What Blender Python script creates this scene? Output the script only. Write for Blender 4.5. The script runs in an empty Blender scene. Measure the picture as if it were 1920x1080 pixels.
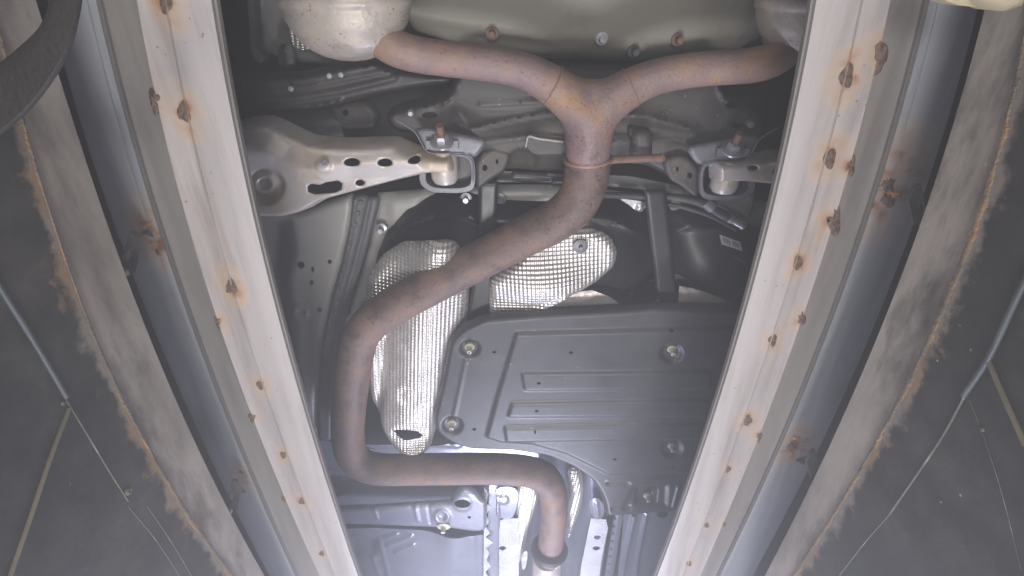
import bpy, math, random
import numpy as np
from mathutils import Vector, Matrix
from mathutils.geometry import delaunay_2d_cdt
random.seed(7); rng = np.random.default_rng(7)
R = math.radians
S = bpy.context.scene
COL = S.collection

# ------------------------------------------------------------------ camera, world, lamps, exposure
F = 1000.0                      # focal length in photo pixels (photo is 1920 wide)
EL = R(59)                      # elevation of the lens axis
CO, SI = math.cos(EL), math.sin(EL)
cam = bpy.data.cameras.new('camera'); camo = bpy.data.objects.new('camera', cam); COL.objects.link(camo)
cam.sensor_width = 36; cam.lens = 36 * F / 1920
camo.location = (0, 0, 0); camo.rotation_euler = (R(90) + EL, 0, 0)
cam.clip_start = .01; cam.clip_end = 50
S.camera = camo
W = bpy.data.worlds.new('World'); S.world = W; W.use_nodes = True
W.node_tree.nodes['Background'].inputs[0].default_value = (.62, .66, .72, 1)
W.node_tree.nodes['Background'].inputs[1].default_value = .24
S.view_settings.view_transform = 'Standard'; S.view_settings.look = 'None'
S.view_settings.exposure = -0.30; S.view_settings.gamma = 1
S.cycles.use_denoising = True
S.cycles.max_bounces = 6; S.cycles.diffuse_bounces = 3; S.cycles.glossy_bounces = 3; S.cycles.volume_bounces = 0
S.cycles.sample_clamp_indirect = 3

def lamp(name, loc, target, sx, sy, power, col):
    l = bpy.data.lights.new(name, 'AREA'); l.shape = 'RECTANGLE'; l.size = sx; l.size_y = sy
    l.energy = power; l.color = col
    o = bpy.data.objects.new(name, l); COL.objects.link(o); o.location = loc
    d = Vector(target) - Vector(loc); o.rotation_euler = d.to_track_quat('-Z', 'Y').to_euler()
    return o
lamp('pit_lamp', (0, 1.05, -1.15), (0, .62, .8), .66, .26, 60.0, (1, .97, .96))
lamp('pit_lamp', (.02, 1.62, .18), (0, 1.10, .80), .44, .22, 24.0, (.77, .79, 1))
lamp('pit_lamp', (0, -.30, -.80), (0, .15, .8), .64, .22, 20.0, (1, .96, .93))

# ------------------------------------------------------------------ helpers
def ray(px, py):
    X = (px - 960) / F; Y = (540 - py) / F
    return X, CO - Y * SI, SI + Y * CO
def P(px, py, z):               # point of the plane at height z seen at a photo pixel
    x, y, zz = ray(px, py); t = z / zz
    return (x * t, y * t, z)
def Q(px, py, x0):              # point of the vertical plane x = x0
    x, y, zz = ray(px, py); t = x0 / x
    return (x0, y * t, zz * t)
def topx(x, y, z):              # arrays -> photo pixels
    X = x; D = y * CO + z * SI; Y = -y * SI + z * CO
    return 960 + F * X / D, 540 - F * Y / D

ORG = {}
def tag(o, label=None, cat=None, group=None, kind=None):
    if label: o['label'] = label
    if cat: o['category'] = cat
    if group: o['group'] = group
    if kind: o['kind'] = kind
    return o
def empty(name, loc):
    o = bpy.data.objects.new(name, None); COL.objects.link(o); o.location = loc
    o.empty_display_size = .05; ORG[o.name] = Vector(loc); return o
def mesh_obj(name, V, Fc, mat, parent=None, smooth=40, origin=None):
    V = np.array(V, float)
    c = np.array(origin) if origin is not None else (V.min(0) + V.max(0)) / 2
    me = bpy.data.meshes.new(name); me.from_pydata([tuple(v) for v in V - c], [], Fc); me.update()
    for m in (mat if isinstance(mat, (list, tuple)) else [mat]): me.materials.append(m)
    if smooth:
        me.polygons.foreach_set('use_smooth', [True] * len(me.polygons))
        me.set_sharp_from_angle(angle=R(smooth))
    o = bpy.data.objects.new(name, me); COL.objects.link(o)
    ORG[o.name] = Vector(c)
    if parent is not None:
        o.parent = parent; o.location = Vector(c) - ORG[parent.name]
    else: o.location = Vector(c)
    return o
def clone(o, loc, parent=None, rot=None, scale=None):
    c = o.copy(); COL.objects.link(c); ORG[c.name] = Vector(loc)
    c.parent = parent
    c.location = Vector(loc) - (ORG[parent.name] if parent else Vector((0, 0, 0)))
    if rot: c.rotation_euler = rot
    if scale: c.scale = scale
    for ch in list(o.children):
        k = ch.copy(); COL.objects.link(k); k.parent = c; ORG[k.name] = ORG[ch.name] - ORG[o.name] + Vector(loc)
    return c

def chaikin(p, n, closed=True, rad=0):
    p = np.array(p, float)
    if rad and n and closed:
        o = []
        for a, b in zip(p, np.roll(p, -1, 0)):
            d = np.linalg.norm(b - a); o.append(a)
            if d > 2 * rad: o += [a + (b - a) * rad / d, b + (a - b) * rad / d]
        p = np.array(o); n += 1
    for _ in range(n):
        if closed:
            q = np.roll(p, -1, 0)
            p = np.stack([.75 * p + .25 * q, .25 * p + .75 * q], 1).reshape(-1, p.shape[1])
        else:
            a, b = p[:-1], p[1:]
            m = np.stack([.75 * a + .25 * b, .25 * a + .75 * b], 1).reshape(-1, p.shape[1])
            p = np.vstack([p[:1], m[1:-1], p[-1:]])
    return p
def resample(p, step, closed=True):
    p = np.array(p, float); q = np.vstack([p, p[:1]]) if closed else p
    out = []
    for a, b in zip(q[:-1], q[1:]):
        n = max(1, int(round(np.linalg.norm(b - a) / step)))
        for k in range(n): out.append(a + (b - a) * k / n)
    if not closed: out.append(q[-1])
    return np.array(out)
def inside(pts, poly):
    x, y = pts[:, 0], pts[:, 1]; r = np.zeros(len(pts), bool); n = len(poly)
    j = n - 1
    for i in range(n):
        xi, yi = poly[i]; xj, yj = poly[j]
        c = ((yi > y) != (yj > y))
        if yi != yj: r ^= c & (x < (xj - xi) * (y - yi) / (yj - yi) + xi)
        j = i
    return r
def dist(pts, line, closed=False):
    line = np.array(line, float)
    L = np.vstack([line, line[:1]]) if closed else line
    d = np.full(len(pts), 1e9)
    for a, b in zip(L[:-1], L[1:]):
        ab = b - a; t = np.clip(((pts - a) @ ab) / max(ab @ ab, 1e-12), 0, 1)
        d = np.minimum(d, np.linalg.norm(pts - (a + t[:, None] * ab), axis=1))
    return d
def sm(t):
    t = np.clip(t, 0, 1); return t * t * (3 - 2 * t)
def ellipse(cx, cy, rx, ry, n=16, a=0):
    return [(cx + rx * math.cos(k * 2 * PI / n) * math.cos(a) - ry * math.sin(k * 2 * PI / n) * math.sin(a),
             cy + rx * math.cos(k * 2 * PI / n) * math.sin(a) + ry * math.sin(k * 2 * PI / n) * math.cos(a)) for k in range(n)]
PI = math.pi

def height(feats, pp, poly):
    """relief in metres towards the viewer (down) at photo points pp"""
    h = np.zeros(len(pp))
    for f in feats:
        k = f[0]
        if k == 'rib':   h += f[3] * (1 - sm(dist(pp, f[1]) / f[2]))
        elif k == 'pad':
            pl = np.array(f[1], float)
            if len(f) > 4: pl = chaikin(pl, f[4], True, 9)
            d = dist(pp, pl, True); s = np.where(inside(pp, pl), d, -d)
            h += f[2] * sm(s / f[3] * .5 + .5)
        elif k == 'dish':
            d = np.hypot(pp[:, 0] - f[1], (pp[:, 1] - f[2]) * 1.15); h += f[4] * (1 - sm((d - f[3] * .7) / (f[3] * .45)))
        elif k == 'dome':
            d = np.hypot(pp[:, 0] - f[1], pp[:, 1] - f[2]); h += f[4] * np.sqrt(np.clip(1 - (d / f[3]) ** 2, 0, 1))
        elif k == 'roll': h += -f[2] * (1 - np.sin(np.clip(dist(pp, poly, True) / f[1], 0, 1) * PI / 2))
        elif k == 'fn':  h += f[1](pp[:, 0], pp[:, 1])
    return h
def plate(name, poly, z, mat, parent=None, cut=0, holes=(), feats=(), res=.006, thick=.002, smooth=75, noise=0):
    """a pressed sheet: outline given in photo pixels, laid at height z (number or function of pixels)"""
    zf = z if callable(z) else (lambda a, b: z)
    zc = z if not callable(z) else float(np.mean([z(*q) for q in poly]))
    pl = chaikin(poly, cut, True, 20) if cut else np.array(poly, float)
    W_ = lambda q: np.array([P(a, b, zc)[:2] for a, b in q])
    loops = [resample(W_(pl), res)] + [resample(W_(chaikin(h, 0)), res * .8) for h in holes]
    out = loops[0]
    x0, y0 = out.min(0); x1, y1 = out.max(0)
    gx, gy = np.meshgrid(np.arange(x0, x1, res), np.arange(y0, y1, res))
    gx = gx + (np.arange(gx.shape[0]) % 2)[:, None] * res * .5
    g = np.stack([gx.ravel(), gy.ravel()], 1)
    ok = inside(g, out)
    g = g[ok]
    d = np.full(len(g), 1e9)
    for l in loops: d = np.minimum(d, dist(g, l, True))
    ok = d > res * .45
    for l in loops[1:]: ok &= ~inside(g, l)
    g = g[ok]
    pts = np.vstack(loops + [g]); ed = []; b = 0
    for l in loops:
        n = len(l); ed += [(b + i, b + (i + 1) % n) for i in range(n)]; b += n
    r = delaunay_2d_cdt([Vector(p) for p in pts], ed, [], 0, 1e-7)
    v2 = np.array([tuple(v) for v in r[0]]); tri = np.array([t for t in r[2] if len(t) == 3])
    cen = v2[tri].mean(1); ok = inside(cen, out)
    for l in loops[1:]: ok &= ~inside(cen, l)
    tri = tri[ok]
    A = v2[tri]; ar = (A[:, 1, 0] - A[:, 0, 0]) * (A[:, 2, 1] - A[:, 0, 1]) - (A[:, 1, 1] - A[:, 0, 1]) * (A[:, 2, 0] - A[:, 0, 0])
    tri[ar > 0] = tri[ar > 0][:, ::-1]          # face down
    pxx, pyy = topx(v2[:, 0], v2[:, 1], np.full(len(v2), zc)); pp = np.stack([pxx, pyy], 1)
    zz = np.array([zf(a, b) for a, b in pp]) if callable(z) else np.full(len(v2), z)
    if feats: zz = zz - height(feats, pp, pl)
    if noise: zz = zz + rng.normal(0, noise, len(zz))
    V = np.column_stack([v2, zz]); n = len(V)
    V2 = np.column_stack([v2, zz + thick])
    faces = [tuple(t) for t in tri] + [tuple(t[::-1] + n) for t in tri]
    e = {}
    for t in tri:
        for i in range(3):
            a, b_ = int(t[i]), int(t[(i + 1) % 3]); e[(a, b_)] = 1
    for (a, b_) in e:
        if (b_, a) not in e: faces.append((b_, a, a + n, b_ + n))
    return mesh_obj(name, np.vstack([V, V2]), [tuple(int(i) for i in f) for f in faces], mat, parent, smooth)

def smoothpath(p, n=3):         # Catmull-Rom over rows of numbers
    p = np.array(p, float); q = np.vstack([2 * p[0] - p[1], p, 2 * p[-1] - p[-2]]); out = []
    for i in range(1, len(q) - 2):
        for k in range(n):
            t = k / n; a, b, c, d = q[i - 1], q[i], q[i + 1], q[i + 2]
            out.append(.5 * (2 * b + (c - a) * t + (2 * a - 5 * b + 4 * c - d) * t * t + (3 * b - a - 3 * c + d) * t ** 3))
    out.append(p[-1]); return np.array(out)
def tube_geo(pts, rad, seg=20, cap=True, flat=1.0):
    pts = np.array(pts, float); n = len(pts)
    rad = np.full(n, rad) if np.isscalar(rad) else np.array(rad)
    T = np.gradient(pts, axis=0); T /= np.linalg.norm(T, axis=1)[:, None]
    up = np.array([0, 0, 1.]) if abs(T[0][2]) < .9 else np.array([1., 0, 0])
    N = np.cross(T[0], up); N /= np.linalg.norm(N); V = []; Fc = []
    for i in range(n):
        N = N - T[i] * (N @ T[i]); N /= np.linalg.norm(N); B = np.cross(T[i], N)
        for k in range(seg):
            a = 2 * PI * k / seg; V.append(pts[i] + rad[i] * (math.cos(a) * N + flat * math.sin(a) * B))
    for i in range(n - 1):
        for k in range(seg):
            k2 = (k + 1) % seg; Fc.append((i * seg + k, i * seg + k2, (i + 1) * seg + k2, (i + 1) * seg + k))
    if cap: Fc.append(tuple(range(seg))[::-1]); Fc.append(tuple(range((n - 1) * seg, n * seg)))
    return V, Fc
def join(geos):
    V = []; Fc = []
    for v, f in geos:
        b = len(V); V += [tuple(q) for q in v]; Fc += [tuple(i + b for i in t) for t in f]
    return V, Fc
def tube(name, rows, mat, parent=None, n=4, seg=20, rad=None, smooth=50):
    """rows of (px, py, z, radius)"""
    r = smoothpath(rows, n)
    pts = [P(a, b, c) for a, b, c in r[:, :3]]
    v, f = tube_geo(pts, r[:, 3] if rad is None else rad, seg)
    return mesh_obj(name, v, f, mat, parent, smooth)
def lathe_geo(prof, base, axis, seg=18):
    """prof: (distance along axis, radius)"""
    ax = np.array(axis, float); ax /= np.linalg.norm(ax)
    u = np.cross(ax, [0, 0, 1.] if abs(ax[2]) < .9 else [1., 0, 0]); u /= np.linalg.norm(u); w = np.cross(ax, u)
    V = []; Fc = []
    for d, r in prof:
        for k in range(seg):
            a = 2 * PI * k / seg; V.append(np.array(base) + ax * d + r * (math.cos(a) * u + math.sin(a) * w))
    for i in range(len(prof) - 1):
        for k in range(seg):
            k2 = (k + 1) % seg; Fc.append((i * seg + k, i * seg + k2, (i + 1) * seg + k2, (i + 1) * seg + k))
    Fc.append(tuple(range(seg))[::-1]); Fc.append(tuple(range((len(prof) - 1) * seg, len(prof) * seg)))
    return V, Fc
def box_geo(c, s, rot=None):
    V = []
    for sx in (-1, 1):
        for sy in (-1, 1):
            for sz in (-1, 1):
                q = Vector((sx * s[0] / 2, sy * s[1] / 2, sz * s[2] / 2))
                if rot: q.rotate(rot)
                V.append(tuple(Vector(c) + q))
    return V, [(0, 1, 3, 2), (4, 6, 7, 5), (0, 4, 5, 1), (2, 3, 7, 6), (0, 2, 6, 4), (1, 5, 7, 3)]
def bolt_head(name, loc, axis, r, mat, parent, shank=0, smat=None, washer=True):
    """flanged hexagon nut with an optional threaded end standing out of it"""
    g = []
    if washer: g.append(lathe_geo([(0, r * 1.75), (r * .25, r * 1.75), (r * .45, r * 1.25)], loc, axis, 20))
    g.append(lathe_geo([(r * .3, r * 1.08), (r * 1.2, r * 1.08), (r * 1.4, r * .85)], loc, axis, 6))
    o = mesh_obj(name, *join(g), mat, parent, 30)
    if shank:
        base = np.array(loc) + np.array(axis) / np.linalg.norm(axis) * r * 1.3
        pr = [(0, r * .55)]
        for k in range(6): pr += [(shank * (k + .5) / 6, r * .62), (shank * (k + 1) / 6, r * .54)]
        mesh_obj('threaded_end', *lathe_geo(pr, base, axis, 12), smat, o, 30)
    return o

# ------------------------------------------------------------------ materials
def lin(c):
    return tuple(((v / 255) / 12.92 if v / 255 <= .04045 else ((v / 255 + .055) / 1.055) ** 2.4) for v in c) + (1,)
def material(name, stops, scale=20, detail=6, rough=.5, rvar=.15, metal=0, bump=.0, bscale=200, speck=None, stretch=None, dirt=None, scratches=0):
    """stops: list of (position, sRGB colour) run through noise"""
    m = bpy.data.materials.new(name); m.use_nodes = True
    nt = m.node_tree; N = nt.nodes; L = nt.links; b = N['Principled BSDF']
    tc = N.new('ShaderNodeTexCoord'); mp = N.new('ShaderNodeMapping'); L.new(tc.outputs['Object'], mp.inputs[0])
    if stretch: mp.inputs['Scale'].default_value = stretch
    nz = N.new('ShaderNodeTexNoise'); nz.inputs['Scale'].default_value = scale; nz.inputs['Detail'].default_value = detail
    nz.inputs['Roughness'].default_value = .62
    L.new(mp.outputs[0], nz.inputs[0])
    cr = N.new('ShaderNodeValToRGB'); L.new(nz.outputs[0], cr.inputs[0])
    e = cr.color_ramp.elements
    while len(e) < len(stops): e.new(.5)
    for k, (p, c) in enumerate(stops): e[k].position = p; e[k].color = lin(c)
    out = cr.outputs[0]
    def mix(fac, colr, prev):
        mx = N.new('ShaderNodeMix'); mx.data_type = 'RGBA'; L.new(fac, mx.inputs[0]); L.new(prev, mx.inputs[6]); mx.inputs[7].default_value = lin(colr)
        return mx.outputs[2]
    def ramp(src, a, b_):
        r = N.new('ShaderNodeMapRange'); L.new(src, r.inputs[0]); r.inputs[1].default_value = a; r.inputs[2].default_value = b_
        return r.outputs[0]
    if dirt:                    # (colour, noise scale, threshold low, high)
        n2 = N.new('ShaderNodeTexNoise'); n2.inputs['Scale'].default_value = dirt[1]; n2.inputs['Detail'].default_value = 8; n2.inputs['Roughness'].default_value = .7
        L.new(mp.outputs[0], n2.inputs[0]); out = mix(ramp(n2.outputs[0], dirt[2], dirt[3]), dirt[0], out)
    if speck:
        v = N.new('ShaderNodeTexVoronoi'); v.inputs['Scale'].default_value = speck[1]; v.inputs['Randomness'].default_value = 1
        L.new(tc.outputs['Object'], v.inputs[0])
        n3 = N.new('ShaderNodeTexNoise'); n3.inputs['Scale'].default_value = speck[1] * .25; L.new(tc.outputs['Object'], n3.inputs[0])
        s = ramp(v.outputs[0], speck[2], speck[2] * .6)
        g = ramp(n3.outputs[0], .52, .6); mu = N.new('ShaderNodeMath'); mu.operation = 'MULTIPLY'; L.new(s, mu.inputs[0]); L.new(g, mu.inputs[1])
        out = mix(mu.outputs[0], speck[0], out)
    L.new(out, b.inputs['Base Color'])
    b.inputs['Metallic'].default_value = metal
    rr = N.new('ShaderNodeMapRange'); L.new(nz.outputs[0], rr.inputs[0]); rr.inputs[1].default_value = .3; rr.inputs[2].default_value = .7
    rr.inputs[3].default_value = max(0.05, rough - rvar); rr.inputs[4].default_value = min(1, rough + rvar); L.new(rr.outputs[0], b.inputs['Roughness'])
    if bump:
        n4 = N.new('ShaderNodeTexNoise'); n4.inputs['Scale'].default_value = bscale; n4.inputs['Detail'].default_value = 4
        L.new(mp.outputs[0], n4.inputs[0])
        bp = N.new('ShaderNodeBump'); bp.inputs['Strength'].default_value = bump; bp.inputs['Distance'].default_value = .002
        L.new(n4.outputs[0], bp.inputs['Height']); L.new(bp.outputs[0], b.inputs['Normal'])
    return m
def foil_material(name, pitch, ang, base, rough=.3, strength=.8, metal=.9):
    """aluminium foil embossed with a grid of small dimples"""
    m = material(name, base, 14, 5, rough, .1, metal)
    nt = m.node_tree; N = nt.nodes; L = nt.links; b = N['Principled BSDF']
    tc = N.new('ShaderNodeTexCoord'); mp = N.new('ShaderNodeMapping'); mp.inputs['Rotation'].default_value = (0, 0, ang)
    k = 2 * PI / pitch; mp.inputs['Scale'].default_value = (k, k, 0); L.new(tc.outputs['Object'], mp.inputs[0])
    sp = N.new('ShaderNodeSeparateXYZ'); L.new(mp.outputs[0], sp.inputs[0])
    def m2(op, a, b_=None):
        n = N.new('ShaderNodeMath'); n.operation = op
        for i, q in enumerate((a, b_)):
            if q is None: continue
            if hasattr(q, 'links'): L.new(q, n.inputs[i])
            else: n.inputs[i].default_value = q
        return n.outputs[0]
    h = m2('ADD', m2('MULTIPLY', m2('SINE', sp.outputs[0]), .85), m2('MULTIPLY', m2('SINE', sp.outputs[1]), 1.5))
    nz = N.new('ShaderNodeTexNoise'); nz.inputs['Scale'].default_value = 28; nz.inputs['Detail'].default_value = 3; L.new(tc.outputs['Object'], nz.inputs[0])
    h = m2('ADD', h, m2('MULTIPLY', nz.outputs[0], 1.2))
    bp = N.new('ShaderNodeBump'); bp.inputs['Strength'].default_value = strength; bp.inputs['Distance'].default_value = pitch * .07
    L.new(h, bp.inputs['Height']); L.new(bp.outputs[0], b.inputs['Normal'])
    return m

M = {}
M['pipe'] = material('rusty exhaust steel', [(.25, (74, 58, 52)), (.40, (104, 88, 84)), (.52, (122, 102, 97)), (.62, (134, 108, 94)), (.72, (98, 76, 66))], 26, 11, .62, .12, .08, .5, 220, speck=((80, 54, 42), 200, .36), dirt=((142, 112, 90), 17, .53, .72))
M['pipe_hot'] = material('heat tinted exhaust steel', [(.25, (104, 80, 74)), (.40, (134, 114, 116)), (.52, (144, 122, 119)), (.63, (156, 124, 102)), (.74, (130, 100, 84))], 20, 11, .52, .12, .12, .4, 240, speck=((92, 64, 50), 220, .28), dirt=((160, 128, 98), 14, .57, .8))
M['weld'] = material('weld bead', [(.3, (150, 118, 106)), (.7, (172, 142, 134))], 60, 4, .5, .1, .2, .4, 300)
M['muffler'] = material('dull aluminised steel', [(.3, (150, 140, 132)), (.5, (180, 171, 163)), (.7, (190, 178, 164))], 22, 8, .45, .12, .3, .3, 160, speck=((130, 98, 72), 200, .25), dirt=((152, 128, 102), 10, .58, .78))
M['arm'] = material('bare stamped steel', [(.3, (184, 175, 166)), (.5, (206, 199, 196)), (.72, (200, 186, 164))], 10, 6, .36, .1, .2, .1, 260, dirt=((172, 150, 118), 9, .55, .76))
M['black'] = material('satin black metal', [(.3, (58, 57, 58)), (.55, (72, 70, 70)), (.75, (88, 84, 80))], 16, 8, .42, .12, .1, .08, 150, speck=((126, 120, 114), 160, .2))
M['black_dusty'] = material('dusty black steel', [(.3, (62, 60, 60)), (.5, (76, 73, 72)), (.7, (94, 88, 82))], 12, 9, .48, .12, .1, .12, 120, speck=((140, 132, 124), 130, .2), dirt=((108, 98, 86), 12, .56, .8))
M['bracket'] = material('blue grey steel', [(.3, (104, 104, 110)), (.55, (124, 124, 132)), (.75, (130, 123, 118))], 14, 8, .42, .12, .2, .15, 160, dirt=((112, 100, 88), 14, .58, .78))
M['tank'] = material('black moulded plastic', [(.3, (38, 40, 43)), (.7, (52, 53, 56))], 12, 5, .38, .08, 0, .08, 300)
M['cover'] = material('grey blue plastic', [(.3, (53, 53, 58)), (.7, (65, 65, 70))], 9, 6, .42, .07, 0, .06, 420, speck=((128, 126, 130), 60, .12), dirt=((88, 85, 85), 15, .56, .85))
M['body'] = material('painted body steel', [(.3, (166, 165, 161)), (.7, (184, 182, 179))], 7, 5, .38, .08, .05, .05, 200, dirt=((144, 138, 130), 9, .6, .8))
M['well'] = material('dusty olive paint', [(.3, (142, 138, 127)), (.7, (158, 154, 144))], 6, 6, .5, .1, 0, .1, 150, dirt=((128, 120, 108), 12, .55, .8))
M['seam'] = material('grey sealed steel', [(.3, (88, 89, 92)), (.7, (108, 108, 110))], 20, 6, .5, .1, 0, .12, 120)
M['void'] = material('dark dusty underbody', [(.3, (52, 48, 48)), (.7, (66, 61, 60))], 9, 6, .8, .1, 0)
M['floorpan'] = material('bright primed floor', [(.3, (138, 142, 156)), (.7, (160, 163, 175))], 7, 5, .22, .06, .4, .03, 200, dirt=((122, 124, 136), 11, .56, .8))
M['floor_dark'] = material('blue grey primed steel', [(.3, (112, 115, 128)), (.7, (132, 134, 146))], 9, 6, .36, .08, .15, .05, 200, dirt=((104, 102, 106), 14, .56, .8))
M['foil'] = foil_material('embossed heat shield foil', .0066, R(-6), [(.3, (212, 207, 203)), (.7, (234, 230, 227))], .36, .9, .65)
M['foil2'] = foil_material('embossed shield foil', .0066, R(3), [(.3, (214, 210, 207)), (.7, (236, 233, 230))], .33, .9, .65)
M['foil3'] = foil_material('fine embossed tunnel foil', .0055, R(45), [(.3, (180, 180, 186)), (.7, (214, 214, 218))], .42, 1.0, .7)
M['dull_foil'] = material('plain dull foil', [(.3, (196, 186, 180)), (.7, (216, 208, 202))], 30, 6, .38, .12, .3, .5, 40)
M['rail'] = material('scuffed pale steel', [(.28, (132, 127, 127)), (.45, (157, 151, 150)), (.6, (167, 161, 160)), (.75, (152, 142, 136))], 22, 9, .5, .1, .05, .08, 300, speck=((116, 90, 76), 100, .14), stretch=(1.8, .12, 1.8), dirt=((138, 128, 120), 26, .53, .75))
M['galv'] = material('galvanised steel', [(.3, (112, 109, 107)), (.5, (130, 126, 123)), (.72, (138, 132, 127))], 16, 8, .42, .1, .15, .08, 240, stretch=(2, .15, 2), dirt=((118, 106, 94), 14, .55, .78))
M['galv_blue'] = material('bluish galvanised steel', [(.3, (136, 139, 145)), (.55, (156, 159, 165)), (.75, (154, 154, 156))], 24, 8, .38, .1, .15, .08, 240, stretch=(2, .1, 2), dirt=((136, 126, 116), 12, .56, .8))
M['rust'] = material('orange rust', [(.3, (110, 72, 50)), (.5, (160, 112, 74)), (.7, (186, 146, 104))], 60, 6, .8, .1, 0, .5, 200)
M['burn'] = material('burnt weld', [(.3, (66, 54, 46)), (.55, (104, 86, 74)), (.75, (128, 108, 92))], 150, 6, .6, .2, .3, .8, 300)
M['wall'] = material('grimy black panel', [(.3, (36, 36, 38)), (.48, (48, 48, 49)), (.6, (62, 61, 60)), (.72, (82, 79, 75))], 13, 12, .5, .14, 0, .2, 120, speck=((180, 174, 162), 46, .07), dirt=((84, 79, 72), 7, .55, .78))
def dust_edge(m, col, col2):
    """dust and rust caked along the top edge of the panel, ragged below"""
    nt = m.node_tree; N = nt.nodes; L = nt.links; b = N['Principled BSDF']; src = b.inputs['Base Color'].links[0].from_socket
    a = N.new('ShaderNodeAttribute'); a.attribute_name = 'dust'
    tc = N.new('ShaderNodeTexCoord'); n = N.new('ShaderNodeTexNoise'); n.inputs['Scale'].default_value = 34; n.inputs['Detail'].default_value = 12; n.inputs['Roughness'].default_value = .72
    L.new(tc.outputs['Object'], n.inputs[0])
    ad = N.new('ShaderNodeMath'); ad.operation = 'MULTIPLY_ADD'; L.new(a.outputs['Fac'], ad.inputs[0]); ad.inputs[1].default_value = .55; L.new(n.outputs[0], ad.inputs[2])
    r = N.new('ShaderNodeMapRange'); L.new(ad.outputs[0], r.inputs[0]); r.inputs[1].default_value = .70; r.inputs[2].default_value = .86
    n2 = N.new('ShaderNodeTexNoise'); n2.inputs['Scale'].default_value = 12; L.new(tc.outputs['Object'], n2.inputs[0])
    cr = N.new('ShaderNodeValToRGB'); L.new(n2.outputs[0], cr.inputs[0]); cr.color_ramp.elements[0].color = lin(col); cr.color_ramp.elements[0].position = .45; cr.color_ramp.elements[1].color = lin(col2); cr.color_ramp.elements[1].position = .62
    mx = N.new('ShaderNodeMix'); mx.data_type = 'RGBA'; L.new(r.outputs[0], mx.inputs[0]); L.new(src, mx.inputs[6]); L.new(cr.outputs[0], mx.inputs[7]); L.new(mx.outputs[2], b.inputs['Base Color'])
dust_edge(M['wall'], (132, 124, 116), (142, 118, 92))
M['coping'] = material('dirty tan steel', [(.25, (116, 110, 105)), (.42, (158, 150, 142)), (.58, (184, 175, 166)), (.75, (146, 132, 118))], 15, 11, .5, .12, .15, .2, 150, stretch=(1, .35, 1), dirt=((92, 88, 86), 11, .49, .66), speck=((190, 182, 170), 60, .1))
M['fringe'] = material('crusted rust and dust', [(.3, (84, 76, 68)), (.5, (108, 96, 84)), (.62, (134, 108, 80)), (.72, (124, 114, 104))], 22, 8, .9, .05, 0, .8, 240)
M['rod'] = material('blue grey rod', [(.3, (50, 56, 64)), (.7, (72, 78, 84))], 30, 5, .55, .1, 0)
M['straw'] = material('yellowed sealant', [(.3, (82, 77, 64)), (.7, (106, 99, 82))], 30, 5, .7, .1, 0, .3, 80)
M['joint_glint'] = material('joint edge with painted highlight', [(.3, (66, 66, 65)), (.55, (96, 94, 91)), (.7, (150, 146, 140))], 40, 5, .7, .1, .0)  # panel joint edges, their highlight put into the pale colour
M['belt'] = material('dark webbing', [(.3, (30, 28, 27)), (.55, (42, 39, 37)), (.75, (58, 54, 50))], 9, 8, .6, .1, 0, .4, 240)
M['zinc'] = material('zinc plated steel', [(.3, (164, 162, 168)), (.7, (190, 190, 196))], 60, 4, .34, .08, .55)
M['bolt_rust'] = material('rusted thread', [(.3, (116, 90, 80)), (.7, (142, 112, 98))], 90, 4, .65, .1, .1)
M['clip'] = material('ivory plastic clip', [(.3, (186, 182, 160)), (.7, (206, 202, 182))], 60, 3, .4, .05, 0)
M['rubber'] = material('black rubber', [(.3, (40, 40, 46)), (.7, (56, 56, 64))], 30, 4, .6, .08, 0, .2, 200)
M['bush'] = material('tan rubber bushing', [(.3, (150, 138, 128)), (.7, (168, 158, 150))], 30, 4, .55, .08, .1)
M['paper'] = material('white paper label', [(.3, (178, 176, 172)), (.7, (200, 198, 194))], 40, 3, .6, .05, 0)
M['ink'] = material('faded label ink', [(.3, (96, 96, 96)), (.7, (124, 124, 122))], 200, 2, .7, .05, 0)
M['concrete'] = material('dark stained concrete', [(.3, (62, 58, 55)), (.7, (84, 78, 72))], 6, 8, .9, .05, 0, .3, 60)
M['yellow'] = material('dirty cream paint', [(.3, (150, 138, 110)), (.7, (190, 178, 150))], 8, 8, .6, .1, 0, .2, 80, dirt=((120, 92, 62), 10, .55, .7))

# ------------------------------------------------------------------ setting
def box_obj(name, lo, hi, mat):
    lo, hi = np.array(lo), np.array(hi); v, f = box_geo((lo + hi) / 2, hi - lo)
    return mesh_obj(name, v, f, mat, None, 0)
tag(box_obj('floor', (-.6, -1.2, -1.55), (.6, 3.6, -1.5), M['concrete']), kind='structure')
tag(box_obj('ground', (-2.6, -1.2, .47), (-.46, 3.6, .489), M['concrete']), kind='structure')
tag(box_obj('ground', (.46, -1.2, .47), (2.6, 3.6, .489), M['concrete']), kind='structure')

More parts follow.
